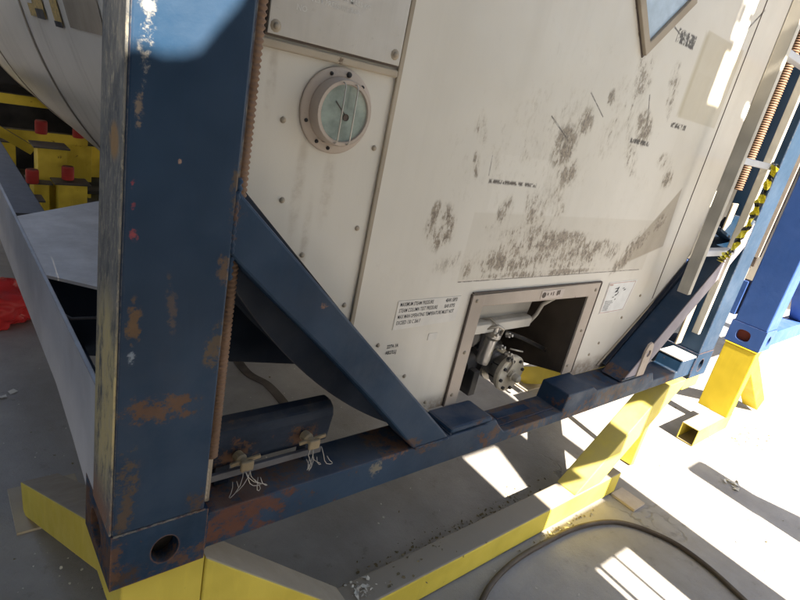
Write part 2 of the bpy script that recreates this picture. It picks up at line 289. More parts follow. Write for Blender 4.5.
# ------------------------------------------------------------------ mesh helpers
class MB:
    def __init__(s): s.bm = bmesh.new()
    def box(s, x0, x1, y0, y1, z0, z1, bev=0.0):
        P = [Vector(p) for p in ((x0, y0, z0), (x1, y0, z0), (x1, y1, z0), (x0, y1, z0), (x0, y0, z1), (x1, y0, z1), (x1, y1, z1), (x0, y1, z1))]
        return s.hexa(P, bev)
    def hexa(s, P, bev=0.0):
        v = [s.bm.verts.new(p) for p in P]
        F = [s.bm.faces.new([v[i] for i in f]) for f in ((3, 2, 1, 0), (4, 5, 6, 7), (0, 1, 5, 4), (1, 2, 6, 5), (2, 3, 7, 6), (3, 0, 4, 7))]
        if bev > 0:
            es = list({e for f in F for e in f.edges})
            bmesh.ops.bevel(s.bm, geom=es, offset=bev, segments=2, affect='EDGES', profile=.5, clamp_overlap=True)
        return s
    def beam(s, a, b, w, h, side=(0, 1, 0), bev=.003):
        """bar from a to b; w across 'side', h across the other way"""
        a, b = Vector(a), Vector(b); d = (b - a).normalized(); sd = Vector(side); sd = (sd - d * sd.dot(d)).normalized(); u = d.cross(sd).normalized()
        if u.z < 0: u = -u
        P = []
        for e, (p, q) in ((a, (-1, -1)), (b, (-1, -1)), (b, (1, -1)), (a, (1, -1)), (a, (-1, 1)), (b, (-1, 1)), (b, (1, 1)), (a, (1, 1))):
            P.append(e + sd * (w / 2 * p) + u * (h / 2 * q))
        s.hexa(P, bev); bmesh.ops.recalc_face_normals(s.bm, faces=s.bm.faces[:]); return s
    def prism(s, poly, lo, hi, holes=(), axis='y'):
        loops = [list(poly)] + [list(h) for h in holes]
        def to3(p, k): return {'y': Vector((p[0], k, p[1])), 'x': Vector((k, p[0], p[1])), 'z': Vector((p[0], p[1], k))}[axis]
        tri = tessellate_polygon([[Vector((p[0], p[1], 0)) for p in l] for l in loops])
        flat = [p for l in loops for p in l]
        a = [s.bm.verts.new(to3(p, lo)) for p in flat]; b = [s.bm.verts.new(to3(p, hi)) for p in flat]
        for t in tri:
            try: s.bm.faces.new([a[i] for i in t]); s.bm.faces.new([b[i] for i in reversed(t)])
            except ValueError: pass
        o = 0
        for l in loops:
            n = len(l)
            for i in range(n):
                j = (i + 1) % n; s.bm.faces.new([a[o + i], a[o + j], b[o + j], b[o + i]])
            o += n
        bmesh.ops.recalc_face_normals(s.bm, faces=s.bm.faces[:])
        return s
    def tube(s, pts, r, seg=10, caps=True, radii=None):
        pts = [Vector(p) for p in pts]; rings = []; up = None
        for i, p in enumerate(pts):
            d = (pts[min(i + 1, len(pts) - 1)] - pts[max(i - 1, 0)]).normalized()
            if up is None: up = d.orthogonal().normalized()
            up = (up - d * up.dot(d)).normalized(); w = d.cross(up)
            rr = radii[i] if radii else r
            rings.append([s.bm.verts.new(p + (up * math.cos(t) + w * math.sin(t)) * rr) for t in [2 * math.pi * k / seg for k in range(seg)]])
        for a, b in zip(rings, rings[1:]):
            for k in range(seg):
                f = s.bm.faces.new([a[k], a[(k + 1) % seg], b[(k + 1) % seg], b[k]]); f.smooth = True
        if caps: s.bm.faces.new(list(reversed(rings[0]))); s.bm.faces.new(rings[-1])
        return s
    def lathe(s, prof, axis_o, axis_d, seg=32):
        """prof = (distance along the axis, radius)"""
        o = Vector(axis_o); d = Vector(axis_d).normalized(); u = d.orthogonal().normalized(); w = d.cross(u); rings = []
        for (h, r) in prof:
            rings.append([s.bm.verts.new(o + d * h + (u * math.cos(t) + w * math.sin(t)) * max(r, 1e-5)) for t in [2 * math.pi * k / seg for k in range(seg)]])
        for a, b in zip(rings, rings[1:]):
            for k in range(seg): s.bm.faces.new([a[k], a[(k + 1) % seg], b[(k + 1) % seg], b[k]])
        return s
    def holed(s, org, u, v, n, w, h, cu, cv, ru, rv, depth, seg=40, p=2.0):
        """rectangle w x h at org spanned by u,v with an oval hole; the hole wall runs 'depth' against n"""
        org, u, v, n = Vector(org), Vector(u), Vector(v), Vector(n); A = []; B = []; Cc = []
        for k in range(seg):
            t = 2 * math.pi * (k + .5) / seg; c, q = math.cos(t), math.sin(t)
            e = (cu + ru * math.copysign(abs(c) ** (2 / p), c), cv + rv * math.copysign(abs(q) ** (2 / p), q))
            sx = ((w - cu) if c > 0 else cu) / max(abs(c), 1e-6); sy = ((h - cv) if q > 0 else cv) / max(abs(q), 1e-6); k2 = min(sx, sy)
            o = (cu + c * k2, cv + q * k2)
            A.append(s.bm.verts.new(org + u * o[0] + v * o[1])); B.append(s.bm.verts.new(org + u * e[0] + v * e[1])); Cc.append(s.bm.verts.new(org + u * e[0] + v * e[1] - n * depth))
        for k in range(seg):
            j = (k + 1) % seg
            s.bm.faces.new([A[k], A[j], B[j], B[k]]); s.bm.faces.new([B[k], B[j], Cc[j], Cc[k]])
        # corners
        for (x, y) in ((0, 0), (w, 0), (w, h), (0, h)):
            best = sorted(A, key=lambda q: (q.co - (org + u * x + v * y)).length)[:2]
            try: s.bm.faces.new([best[0], best[1], s.bm.verts.new(org + u * x + v * y)])
            except ValueError: pass
        bmesh.ops.recalc_face_normals(s.bm, faces=s.bm.faces[:])
        return s
    def build(s, name, mat, parent=None, smooth=False, angle=None, bevel=0):
        if bevel > 0:
            es = [e for e in s.bm.edges if len(e.link_faces) == 2 and e.calc_face_angle(0) > .6]
            bmesh.ops.bevel(s.bm, geom=es, offset=bevel, segments=2, affect='EDGES', profile=.5, clamp_overlap=True)
        me = bpy.data.meshes.new(name); 
        if smooth:
            for f in s.bm.faces: f.smooth = True
        s.bm.to_mesh(me); s.bm.free(); me.materials.append(M[mat] if isinstance(mat, str) else mat)
        if smooth and angle: 
            me.set_sharp_from_angle(angle=angle)
        o = bpy.data.objects.new(name, me); COL.objects.link(o)
        if parent is not None: o.parent = parent
        return o

def thing(name, label, cat, loc=(0, 0, 0), group=None):
    o = bpy.data.objects.new(name, None); COL.objects.link(o); o.location = loc; o['label'] = label; o['category'] = cat
    o.empty_display_size = .1
    if group: o['group'] = group
    return o
def tag(o, label, cat, group=None):
    o['label'] = label; o['category'] = cat
    if group: o['group'] = group
    return o
def struct(o, kind='structure'): o['kind'] = kind; return o
def share(o, name, loc, parent):
    c = o.copy(); COL.objects.link(c); c.location = loc; c.parent = parent; return c
def text(body, size, x, z, y, mat, parent, name='lettering', sx=1.0, spacing=1.0, rot=0.0):
    cu = bpy.data.curves.new('t', 'FONT'); cu.body = body; cu.size = size; cu.space_character = spacing; cu.space_line = 1.0
    cu.resolution_u = 2; cu.offset = size * .015
    o = bpy.data.objects.new('t', cu); COL.objects.link(o); bpy.context.view_layer.update()
    me = bpy.data.meshes.new_from_object(o.evaluated_get(bpy.context.evaluated_depsgraph_get())); bpy.data.objects.remove(o)
    me.transform(Matrix.Translation((x, y, z)) @ Matrix.Rotation(-rot, 4, 'Y') @ Matrix.Rotation(math.pi / 2, 4, 'X') @ Matrix.Diagonal((sx, 1, 1, 1)))
    me.materials.clear(); me.materials.append(M[mat]); me.name = name
    q = bpy.data.objects.new(name, me); COL.objects.link(q); q.parent = parent; return q

FZ = -.51
# ------------------------------------------------------------------ ground
b = MB(); b.box(-60, 90, -60, 90, FZ - .3, FZ); struct(b.build('ground', 'floor'))

# ------------------------------------------------------------------ the main tank container
W = 2.438
XC, ZC, RT = 1.219, 1.222, 1.16
tc = thing('tank_container', 'nearest tank container, scuffed white cladding in a navy frame with dial and valve opening', 'tank container')

def casting(x0, left, parent, mat='casting', y0=0.0):
    """corner casting with an oval hole in the end face and in the side face"""
    w, d, h = .162, .178, .118
    mb = MB(); x1 = x0 + w; y1 = y0 + d
    mb.holed((x0, y0, 0), (1, 0, 0), (0, 0, 1), (0, -1, 0), w, h, (.089 if left else w - .089), .055, .024, .030, .03, p=2.0)
    mb.holed((x0, y0, 0), (0, 1, 0), (0, 0, 1), (-1, 0, 0), d, h, .10, .055, .036, .031, .03, p=2.6)
    mb.holed((x1, y0, 0), (0, 1, 0), (0, 0, 1), (1, 0, 0), d, h, .10, .055, .036, .031, .03, p=2.6)
    bm = mb.bm
    for z in (0, h):
        vs = [bm.verts.new(p) for p in ((x0, y0, z), (x1, y0, z), (x1, y1, z), (x0, y1, z))]; bm.faces.new(vs)
    vs = [bm.verts.new(p) for p in ((x0, y1, 0), (x1, y1, 0), (x1, y1, h), (x0, y1, h))]; bm.faces.new(vs)
    bmesh.ops.remove_doubles(bm, verts=bm.verts[:], dist=.0004)
    o = mb.build('corner_casting', mat, parent)
    k = MB(); k.box(x0 + .031, x1 - .031, y0 + .031, y1 - .01, .012, h - .012); k.build('hollow', 'hollow', o)
    return o

casting(0.0, True, tc); casting(W - .162, False, tc)
def post(x0, x1, y0, y1, z0, z1, parent, mat='post'):
    return MB().box(x0, x1, y0, y1, z0, z1, .004).build('corner_post', mat, parent)
post(.0012, .155, .0012, .115, .1172, 2.44, tc)
post(W - .154, W - .002, .002, .115, .118, 2.44, tc)
# weld-on flange strip at the inner edge of each post, in two lengths
MB().box(.1535, .1600, .010, .016, .60, 2.4, .001).box(.1535, .158, .02, .026, .2, .60, .001).build('flange_strip', 'post', tc)
# yellow-white worn rub strip down the outer side of the near post
def rub_mat():
    g = G('chipped_rub_strip'); n1 = g.noise(30, 8, .75, stretch=(1, 1, .35)); n2 = g.noise(120, 6, .7, stretch=(1, 1, .4)); n0 = g.noise(6, 4)
    x, y, z = g.xyz()
    c = g.mix(g.step(n1, .35, .6), (.08, .084, .088), (.18, .176, .162))
    c = g.mix(g.step(n2, .55, .66, 0, .6), c, (.26, .235, .19))
    lo = g.mul(g.step(g.ell(y, z, .055, .36, .09, .22), 0, .5), g.step(n1, .36, .52))
    c = g.mix(g.mul(lo, .9), c, (.52, .42, .20))
    c = g.mix(g.mul(g.step(n2, .5, .62), .5), c, (.36, .32, .24))
    lo = g.mul(g.step(g.ell(y, z, .04, .75, .03, .03), 0, .5), g.step(n1, .4, .5))
    c = g.mix(lo, c, (.35, .2, .08))
    lo = g.mul(g.step(z, .12, .22, 1, 0), g.step(n1, .38, .5))
    c = g.mix(lo, c, (.20, .10, .06))
    g.bump(g.add(n1, g.mul(n2, .5)), .5, .004)
    return g.out(c, .7)
M['rub'] = rub_mat()
MB().box(-.0025, .0015, .004, .113, .1185, 2.4, .001).build('rub_strip', 'rub', tc)

# ribbed conduit beside each post
def conduit(x, y, z0, z1, parent, r=.0125):
    pts = []; rad = []; z = z0
    while z < z1:
        for dz, rr in ((0, r * .80), (.0025, r), (.0045, r), (.007, r * .80)): pts.append((x, y, z + dz)); rad.append(rr)
        z += .0085
    return MB().tube(pts, r, 12, radii=rad).build('ribbed_conduit', 'copper', parent, smooth=False)
conduit(.1755, .040, .20, 1.5, tc, .0112); conduit(2.236, .098, .80, 1.75, tc, .019)
MB().box(.162, .178, .035, .050, .10, .20, .002).build('conduit_bracket', 'trim', tc)
MB().box(2.20, 2.25, .075, .083, .14, .75, .002).build('conduit_bracket', 'trim', tc)

# bottom end rail, with the lowered stretch in front of the valve opening
prof = [(.162, .016), (.162, .098), (.93, .098), (.95, .105), (.975, .105), (1.0, .078), (1.03, .052), (1.315, .050), (1.325, .112), (1.47, .112), (1.50, .095), (1.90, .092), (1.93, .055), (2.14, .052), (2.15, .10), (2.274, .10), (2.274, .016)]
MB().prism(prof, .006, .112).build('bottom_rail', 'navy', tc, bevel=.006)
MB().box(.80, .965, .010, .108, .0985, .115, .008).build('rail_pad', 'navy', tc)
MB().box(1.0, 1.30, .030, .035, .0505, .058, .001).box(1.06, 1.22, .06, .09, .0505, .0535, .001).build('rail_patch', 'casting', tc)
# rear lip of the rail
MB().box(.17, .90, .1125, .118, .02, .085, .001).build('rail_lip', 'saddle', tc)

# diagonal gussets
def mir(p): return [(W - a, c) for a, c in p]
gp = [(.1545, .706), (.1545, .602), (.252, .508), (.356, .412), (.50, .272), (.585, .186), (.668, .0985), (.790, .0985)]
MB().prism(gp, .004, .088).build('diagonal_gusset', 'gusset', tc, bevel=.005)
gg = MB().prism(mir(gp), .004, .088).build('diagonal_gusset', 'gusset', tc, bevel=.005)
M['lav'] = painted('painted_lavender_sheen', (.26, .235, .27), rust=.3, dust=0, wear=.4, rough=.5)  # bright sheen on the far gusset's face put into a pale colour
MB().prism([(1.660, .112), (1.765, .112), (2.27, .600), (2.27, .694)], .0005, .0035).build('gusset_sheen', 'lav', gg)
# dark saddle plates behind the gussets, curved like the tank
def arcpts(r, a0, a1, n=22): return [(XC + r * math.cos(a0 + (a1 - a0) * k / n), ZC + r * math.sin(a0 + (a1 - a0) * k / n)) for k in range(n + 1)]
A0, A1 = math.radians(214.5), math.radians(243.5)
sp = arcpts(1.238, A0, A1) + [(.77, .12), (.20, .69)]
MB().prism(sp, .0885, .103).build('saddle_plate', 'saddle', tc)
MB().prism(mir(sp), .0885, .103).build('saddle_plate', 'saddle', tc)
MB().prism([(p[0], p[1]) for p in arcpts(1.237, A0, A1)] + [p for p in reversed(arcpts(1.225, A0, A1))], .1035, .26).build('saddle_rim', 'saddle', tc)

# lumpy weld beads
def weld(a, b, r=.004, parent=None, mat='navy'):
    a, b = Vector(a), Vector(b); L = (b - a).length; n = max(4, int(L / .005)); rr = random.Random(int(L * 1e4)); P = []; RR = []
    for k in range(n + 1):
        P.append(a.lerp(b, k / n) + Vector([rr.uniform(-.0006, .0006) for _ in range(3)])); RR.append(r * (.75 + .35 * (k % 2) + rr.uniform(-.12, .12)))
    return MB().tube(P, r, 6, radii=RR).build('weld_bead', mat, parent, smooth=True)
weld((.003, .001, .1178), (.156, .001, .1178), .0022, tc, 'post')
weld((.1558, .004, .605), (.1558, .004, .702), .0040, tc, 'gusset'); weld((.672, .004, .0985), (.786, .004, .0985), .0040, tc, 'navy')
weld((1.652, .004, .1125), (1.765, .004, .1125), .0045, tc, 'casting'); weld((.163, .006, .018), (.163, .006, .098), .0045, tc, 'casting')
weld((.668, .088, .0995), (.792, .088, .0995), .004, tc, 'navy'); weld((.802, .010, .0995), (.802, .108, .0995), .004, tc, 'casting'); weld((2.2745, .004, .02), (2.2745, .004, .10), .004, tc, 'casting')
weld((.157, .012, .13), (.157, .012, .20), .004, tc, 'trim'); weld((.158, .010, .56), (.158, .010, .60), .006, tc, 'casting'); weld((.158, .010, .66), (.158, .010, .72), .006, tc, 'casting')
# end cladding sheets
YP = .108
open_in = [(.906, .124), (.906, .412), (1.412, .404), (1.412, .118)]
def sheet(poly, name='end_panel', holes=(), mat='panel', y0=YP, t=.004): return MB().prism(poly, y0, y0 + t, holes).build(name, mat, tc)
sheet([(.197, 2.1), (.197, .60), (.4855, .345), (.4855, 2.1)])
sheet([(.4925, 2.2), (.4925, .34), (.80, .1165), (.90, .1165), (.90, .42), (1.42, .412), (1.42, .1135), (1.475, .1135), (1.49, .0965), (1.73, .0965), (1.885, .24), (1.885, 2.2)])
sheet([(1.8875, 2.2), (1.8875, .245), (2.06, .41), (2.06, 2.2)])
# seam bead between the sheets and beads under the plate
MB().box(.4835, .4945, YP - .006, YP - .0005, .325, 2.1, .002).build('seam_bead', 'trim', tc)
MB().box(1.8845, 1.8885, YP - .0015, YP - .0005, .36, 2.1).build('seam_line', 'gasket', tc)
MB().box(.199, .483, YP - .008, YP - .0005, .905, .918, .003).build('seam_bead', 'trim', tc)
MB().beam((.80, YP - .004, .112), (.5, YP - .004, .345), .004, .006).build('edge_bead', 'trim', tc)
MB().beam((1.64, YP - .004, .112), (2.07, YP - .004, .50), .006, .009).build('edge_bead', 'trim', tc)
MB().prism([(2.06, .505), (2.09, .53), (2.09, 2.2), (2.078, 2.2)], YP + .006, YP + .03).build('panel_return', 'panel', tc)
# data plate
dp = MB().box(.2195, .4795, YP - .010, YP - .006, .925, 1.30, .001).build('data_plate', 'plate', tc)
MB().box(.2175, .482, YP - .0055, YP - .0005, .9215, 1.302).build('plate_gasket', 'gasket', tc)
for i, (tt, z) in enumerate([('TEST PRESSURE BAR', .985), ('MAX GROSS MASS KG', .998), ('TARE MASS KG', 1.011), ('CAPACITY L', 1.024), ('DATE OF MANUFACTURE', 1.037)]):
    text(tt, .0105, .285 + (i % 2) * .01, z, YP - .0104, 'pale_ink', dp, 'embossed_line')
text('NO', .012, .262, .967, YP - .0104, 'pale_ink', dp, 'embossed_line')
# screws
def dome(r, h, y, x, z, parent, name, mat):
    mb = MB(); mb.lathe([(0, r), (h * .6, r * .85), (h, r * .4), (h, 0)], (0, 0, 0), (0, -1, 0), 10)
    o = mb.build(name, mat, parent, smooth=True); o.location = (x, y, z); return o
s0 = dome(.0055, .004, YP - .0002, .287, .666, tc, 'screw', 'trim')
for (x, z) in [(.344, .563), (.460, .617), (.463, .45), (.579, .34), (.685, .24), (.784, .143), (.465, .775), (.269, .801), (1.78, .38), (1.70, .30), (1.60, .21), (1.56, .17)]:
    share(s0, 'screw', (x, YP - .0002, z), tc)
w0 = dome(.0095, .002, YP - .010, .232, .937, dp, 'washer', 'trim'); w1 = share(w0, 'washer', (.466, YP - .010, .942), dp)
for w in ((.232, .937), (.466, .942)): share(s0, 'screw', (w[0], YP - .0118, w[1]), dp)

# round dial housing
CX, CZ = .368, .829
dl = MB().lathe([(0, .0), (0, .073), (.004, .073), (.006, .070), (.006, .057), (.026, .056), (.030, .054), (.030, .048), (.026, .047)], (CX, YP - .0005, CZ), (0, -1, 0), 48).build('dial_housing', 'frame', tc, smooth=True, angle=.6)
MB().lathe([(0, 0.0), (0, .0475)], (CX, YP - .0265, CZ), (0, -1, 0), 40).build('dial_glass', 'dial', dl)
MB().beam((CX - .020, YP - .0275, CZ + .018), (CX + .003, YP - .0275, CZ - .003), .0008, .0015, bev=0).lathe([(0, 0), (0, .006), (.001, .006)], (CX + .004, YP - .0275, CZ - .006), (0, -1, 0), 14).build('dial_needle', 'gasket', dl)
for dx in (-.012, .013):
    x = CX + dx
    MB().tube([(x - .006, YP - .007, CZ + .052), (x, YP - .034, CZ + .049), (x, YP - .038, CZ + .044), (x, YP - .038, CZ - .044), (x, YP - .034, CZ - .05), (x - .010, YP - .007, CZ - .053)], .0013, 6).build('guard_wire', 'wire', dl)
for (a, rr) in ((80, .064), (112, .064), (48, .064), (262, .064), (238, .064), (200, .064), (330, .064)):
    t = math.radians(a); dome(.0036 if a != 80 else .0055, .005, YP - .006, CX + rr * math.cos(t), CZ + rr * math.sin(t), dl, 'bolt', 'darksteel')

# valve opening: frame, recess walls
fr = MB(); yo, yi = YP - .006, YP - .0005
fo = [(.858, .118), (.856, .446), (1.465, .450), (1.467, .118)]
fi = [(.904, .118), (.904, .412), (1.413, .404), (1.413, .118)]
fr.prism([fo[0], fo[1], fo[2], fo[3], fi[3], fi[2], fi[1], fi[0]], yo, yi)
frame = fr.build('opening_frame', 'frame', tc, bevel=.0015)
MB().box(.853, .857, yo - .001, yi, .118, .449).box(.857, 1.468, yo - .001, yi, .450, .4535).box(1.4675, 1.4705, yo - .001, yi, .118, .45).build('frame_gasket', 'gasket', frame)
for (x, z) in [(.876, .43), (.881, .28), (.876, .15), (1.443, .425), (1.441, .28), (1.43, .15)]: share(s0, 'screw', (x, yo - .0002, z), frame)
M['flabel'] = simple('pinkish_label', (.50, .42, .37), .5, 0, .1)
MB().box(1.150, 1.262, yo - .0015, yo - .0005, .414, .441).build('frame_label', 'flabel', frame)
MB().lathe([(0, 0), (0, .009), (.0006, .009)], (1.163, yo - .0016, .427), (0, -1, 0), 16).box(1.18, 1.183, yo - .0025, yo - .0018, .425, .433).box(1.196, 1.199, yo - .0025, yo - .0018, .425, .433).box(1.207, 1.210, yo - .0025, yo - .0018, .423, .435).box(1.226, 1.232, yo - .0025, yo - .0018, .422, .437).box(1.235, 1.241, yo - .0025, yo - .0018, .424, .438).build('label_mark', 'gasket', frame)
# recess side wall, top sheet, sloping pale tank head behind
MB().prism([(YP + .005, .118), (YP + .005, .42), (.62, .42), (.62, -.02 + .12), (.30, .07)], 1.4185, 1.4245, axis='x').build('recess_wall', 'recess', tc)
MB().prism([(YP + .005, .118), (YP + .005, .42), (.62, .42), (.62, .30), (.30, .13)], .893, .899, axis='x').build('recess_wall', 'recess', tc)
M['headlip'] = painted('pale_tank_lip', (.55, .52, .47), rust=.2, dust=.2, wear=0, rough=.55)
MB().prism([(.232, .44), (.252, .265), (.256, .265), (.236, .44)], .90, 1.332, axis='x').build('head_shroud', 'head', tc)
MB().prism([(.224, .292), (.214, .286), (.216, .256), (.252, .250), (.252, .292)], .90, 1.318, axis='x').build('tank_lip', 'headlip', tc, bevel=.003)
MB().tube([(1.322, .225, .268), (1.345, .222, .295), (1.36, .22, .33), (1.40, .20, .365), (1.415, .19, .40)], .0065, 8).build('drain_line', 'headlip', tc, smooth=True)
hb = MB()   # domed tank head
for i in range(24):
    pass
prof_h = [(.62 - .40 * math.sqrt(max(0, 1 - (i / 20) ** 2)), 1.02 * i / 20) for i in range(21)]
hb.lathe([(h - .2, r) for h, r in prof_h], (XC, .2 + .0, ZC), (0, 1, 0), 64)
hb.build('tank_head', 'head', tc, smooth=True)

# tank body cladding and straps
tb = MB(); n = 96
ys = [.13, .62, 6.0]; rings = []
for y in ys: rings.append([tb.bm.verts.new((XC + RT * math.sin(2 * math.pi * k / n), y, ZC - RT * math.cos(2 * math.pi * k / n))) for k in range(n)])
for s in range(2):
    for k in range(n):
        a = 360 * (k + .5) / n; a = a - 360 if a > 180 else a
        if s == 0 and abs(a) < 62: continue      # cut away over the valve recess and frame
        tb.bm.faces.new([rings[s][k], rings[s][(k + 1) % n], rings[s + 1][(k + 1) % n], rings[s + 1][k]])
tb.bm.faces.new(rings[2])
tank = tb.build('tank_shell', 'tank', tc, smooth=True, angle=.5)
def strap(y, w, t, mat, name='tank_band'):
    mb = MB(); mb.lathe([(0, RT + .0008), (0, RT + t), (w, RT + t), (w, RT + .0008)], (XC, y, ZC), (0, 1, 0), 128); return mb.build(name, mat, tank, smooth=True, angle=.5)
for y, w in ((1.70, .055), (3.5, .05), (4.8, .05)):
    strap(y, w, .004, 'trim'); strap(y + .012, w - .024, .006, 'tank')
def onshell(u0, u1, y0, y1, mat, name, off=.003, n=6):
    """curved rectangle on the shell: u = angle in degrees measured from the downward direction to -X"""
    mb = MB(); V = []
    for k in range(n + 1):
        a = math.radians(u0 + (u1 - u0) * k / n)
        V.append([mb.bm.verts.new((XC - (RT + off) * math.sin(a), y, ZC - (RT + off) * math.cos(a))) for y in (y0, y1)])
    for a, c in zip(V, V[1:]): mb.bm.faces.new([a[0], a[1], c[1], c[0]])
    return mb.build(name, mat, tank)
s1 = onshell(72.4, 80, 1.25, 1.53, 'sticker', 'tank_sticker'); onshell(72.3, 73.6, 1.262, 1.40, 'ink', 'sticker_base', .0045); s1b = onshell(74.2, 80, 1.42, 1.52, 'decal', 'sticker_field', .0045)
onshell(71.9, 80, 1.03, 1.13, 'sticker', 'tank_sticker'); onshell(71.8, 72.5, 1.028, 1.132, 'ink', 'sticker_base', .0045)
onshell(72.1, 80, .60, .95, 'trim', 'residue_patch', .0015)

# printed decals on the sheet
pl = MB().prism([(.612, .447), (.817, .4465), (.817, .378), (.612, .374)], YP - .0012, YP - .0004).build('warning_decal', 'decal', tc)
for i, (tt, tt2) in enumerate([('MAXIMUM STEAM PRESSURE', '4BAR 58PSI'), ('STEAM COLUMN TEST PRESSURE', 'BAR 87PSI'), ('MAX MAN OPERATING TEMPERATURE MUST NOT', None), ('EXCEED 130 C 266 F', None)]):
    z = .4335 - i * .0155
    t = text(tt, .0135, .619, z, YP - .0014, 'ink', pl, sx=.62 if i != 2 else .60)
    if tt2: text(tt2, .0135, .765, z, YP - .0014, 'ink', pl, sx=.62)
cd = text('22T4 1A', .013, .607, .327, YP - .0008, 'ink', tc, 'code_lettering', sx=.75)
text('AB27LLJ', .013, .606, .311, YP - .0008, 'ink', tc, 'code_lettering', sx=.75)
MB().box(.735, .765, YP - .001, YP - .0004, .332, .351).build('small_tag', 'decal', tc)
ld = MB().prism([(1.527, .444), (1.715, .446), (1.69, .33), (1.527, .328)], YP - .0012, YP - .0004).build('notice_decal', 'decalw', tc)
mb = MB()
for a, b_ in (((1.531, .440), (1.705, .441)), ((1.705, .441), (1.684, .334)), ((1.684, .334), (1.531, .332)), ((1.531, .332), (1.531, .440))): mb.beam((a[0], YP - .0014, a[1]), (b_[0], YP - .0014, b_[1]), .0004, .0022, bev=0)
mb.box(1.536, 1.556, YP - .0016, YP - .0013, .432, .437); mb.build('notice_border', 'redline', ld)
mb = MB()
for (x, z, w, h) in [(1.575, .418, .03, .004), (1.583, .404, .02, .010), (1.592, .412, .012, .014), (1.589, .392, .014, .007), (1.603, .396, .006, .012), (1.577, .386, .012, .004), (1.628, .416, .014, .004), (1.638, .409, .015, .006), (1.598, .376, .006, .006)]:
    mb.prism([(x, z), (x + w * .8, z + h * .3), (x + w, z + h), (x + w * .3, z + h * .8)], YP - .0017, YP - .0013)
mb.build('notice_symbol', 'ink', ld)['kind'] = 'stuff'
for i in range(6): text(['KEEP VALVES CLOSED', 'WHEN NOT IN USE AND', 'CHECK CAP SEALS', 'BEFORE FILLING', 'OR DISCHARGE', 'OF THE TANK'][i], .006, 1.54, .372 - i * .0066, YP - .0015, 'greybar', ld, sx=.8)
# diamond placard holder near the top of the frame
def off(poly, k):
    cx = sum(p[0] for p in poly) / len(poly); cz = sum(p[1] for p in poly) / len(poly)
    return [(cx + (p[0] - cx) * k, cz + (p[1] - cz) * k) for p in poly]
dm = [(1.278, 1.100), (1.445, 1.268), (1.278, 1.436), (1.110, 1.268)]
dh = MB().prism(dm, YP - .012, YP - .0005, holes=[off(dm, .80)]).build('placard_holder', 'trim', tc, bevel=.002)
MB().prism(off(dm, 1.03), YP - .0030, YP - .0004, holes=[off(dm, 1.001)]).build('placard_gasket', 'gasket', dh)
MB().prism(off(dm, .79), YP - .004, YP - .0008).build('placard', 'diamond', dh)

# valve assembly inside the opening
vx, vz = 1.268, .092
va = MB().lathe([(0, 0), (0, .018), (.012, .018), (.012, .062), (.016, .066), (.030, .066), (.034, .062), (.034, .05)], (vx, .185, vz), (0, 1, .02), 28).build('valve', 'flange', tc, smooth=True, angle=.5)
MB().lathe([(0, .04), (0, .058), (.022, .058), (.022, .044), (.05, .044), (.05, .062), (.066, .062), (.066, .040), (.10, .038), (.17, .05), (.17, .068), (.19, .068), (.19, .05), (.36, .05)], (vx, .222, vz), (0, 1, .02), 28).build('valve_body', 'steel', va, smooth=True, angle=.5)
for k in range(8):
    t = 2 * math.pi * (k + .3) / 8
    MB().tube([(vx + .053 * math.cos(t), .190, vz + .053 * math.sin(t)), (vx + .053 * math.cos(t), .245, vz + .053 * math.sin(t))], .006, 6).build('bolt', 'darksteel', va)
MB().lathe([(0, .022), (.02, .022), (.02, .030), (.034, .030), (.034, .016), (.09, .016), (.09, .024), (.11, .024), (.11, .0)], (vx, .30, vz + .04), (-.08, 0, 1), 16).build('valve_bonnet', 'steel', va, smooth=True, angle=.5)
MB().tube([(vx + .0, .27, vz + .125), (vx + .06, .235, vz + .110), (vx + .15, .20, vz + .075)], .007, 8).tube([(vx + .15, .20, vz + .075), (vx + .175, .19, vz + .064)], .011, 8).build('valve_handle', 'darksteel', va, smooth=True, angle=.6)
MB().lathe([(0, .0), (0, .030), (.012, .034), (.03, .034), (.035, .022), (.08, .022), (.085, .04), (.10, .04), (.10, 0)], (1.03, .26, .235), (.9, .35, -.25), 18).build('side_coupling', 'steel', va, smooth=True, angle=.5)
MB().lathe([(0, .0), (0, .020), (.015, .022), (.085, .019), (.095, .026), (.110, .026), (.112, .012), (.135, .012), (.135, 0)], (1.130, .225, .145), (.12, -.05, 1), 18).build('relief_body', 'steel', va, smooth=True, angle=.5)
MB().lathe([(0, .0), (0, .035), (.05, .035), (.055, .05), (.07, .05), (.07, .03), (.12, .03), (.12, 0)], (1.12, .30, .10), (.8, .1, .1), 16).build('actuator_body', 'darksteel', va, smooth=True, angle=.5)
MB().box(1.02, 1.12, .27, .36, .03, .13, .008).box(1.14, 1.20, .26, .33, .17, .23, .006).build('clamp_block', 'darksteel', va)
MB().lathe([(0, .0), (0, .013), (.010, .014), (.018, .013), (.022, .007), (.022, 0)], (vx + .004, .184, vz - .004), (.05, -1, .0), 14).build('end_nut', 'flange', va, smooth=True, angle=.5)
for q, (bx, bz) in enumerate([(1.17, .205), (1.215, .175), (1.19, .245), (1.115, .255), (1.235, .15)]):
    MB().lathe([(0, 0), (0, .009), (.012, .009), (.012, .005), (.022, .005), (.022, 0)], (bx, .205, bz), (.2, -1, .3), 6).build('fitting', 'wire' if q % 2 else 'steel', va)
MB().tube([(1.10, .22, .27), (1.13, .20, .285), (1.16, .2, .27), (1.18, .22, .235), (1.17, .24, .2)], .005, 7).tube([(1.13, .2, .285), (1.12, .23, .30), (1.09, .25, .285)], .004, 6).build('vent_line', 'wire', va, smooth=True)
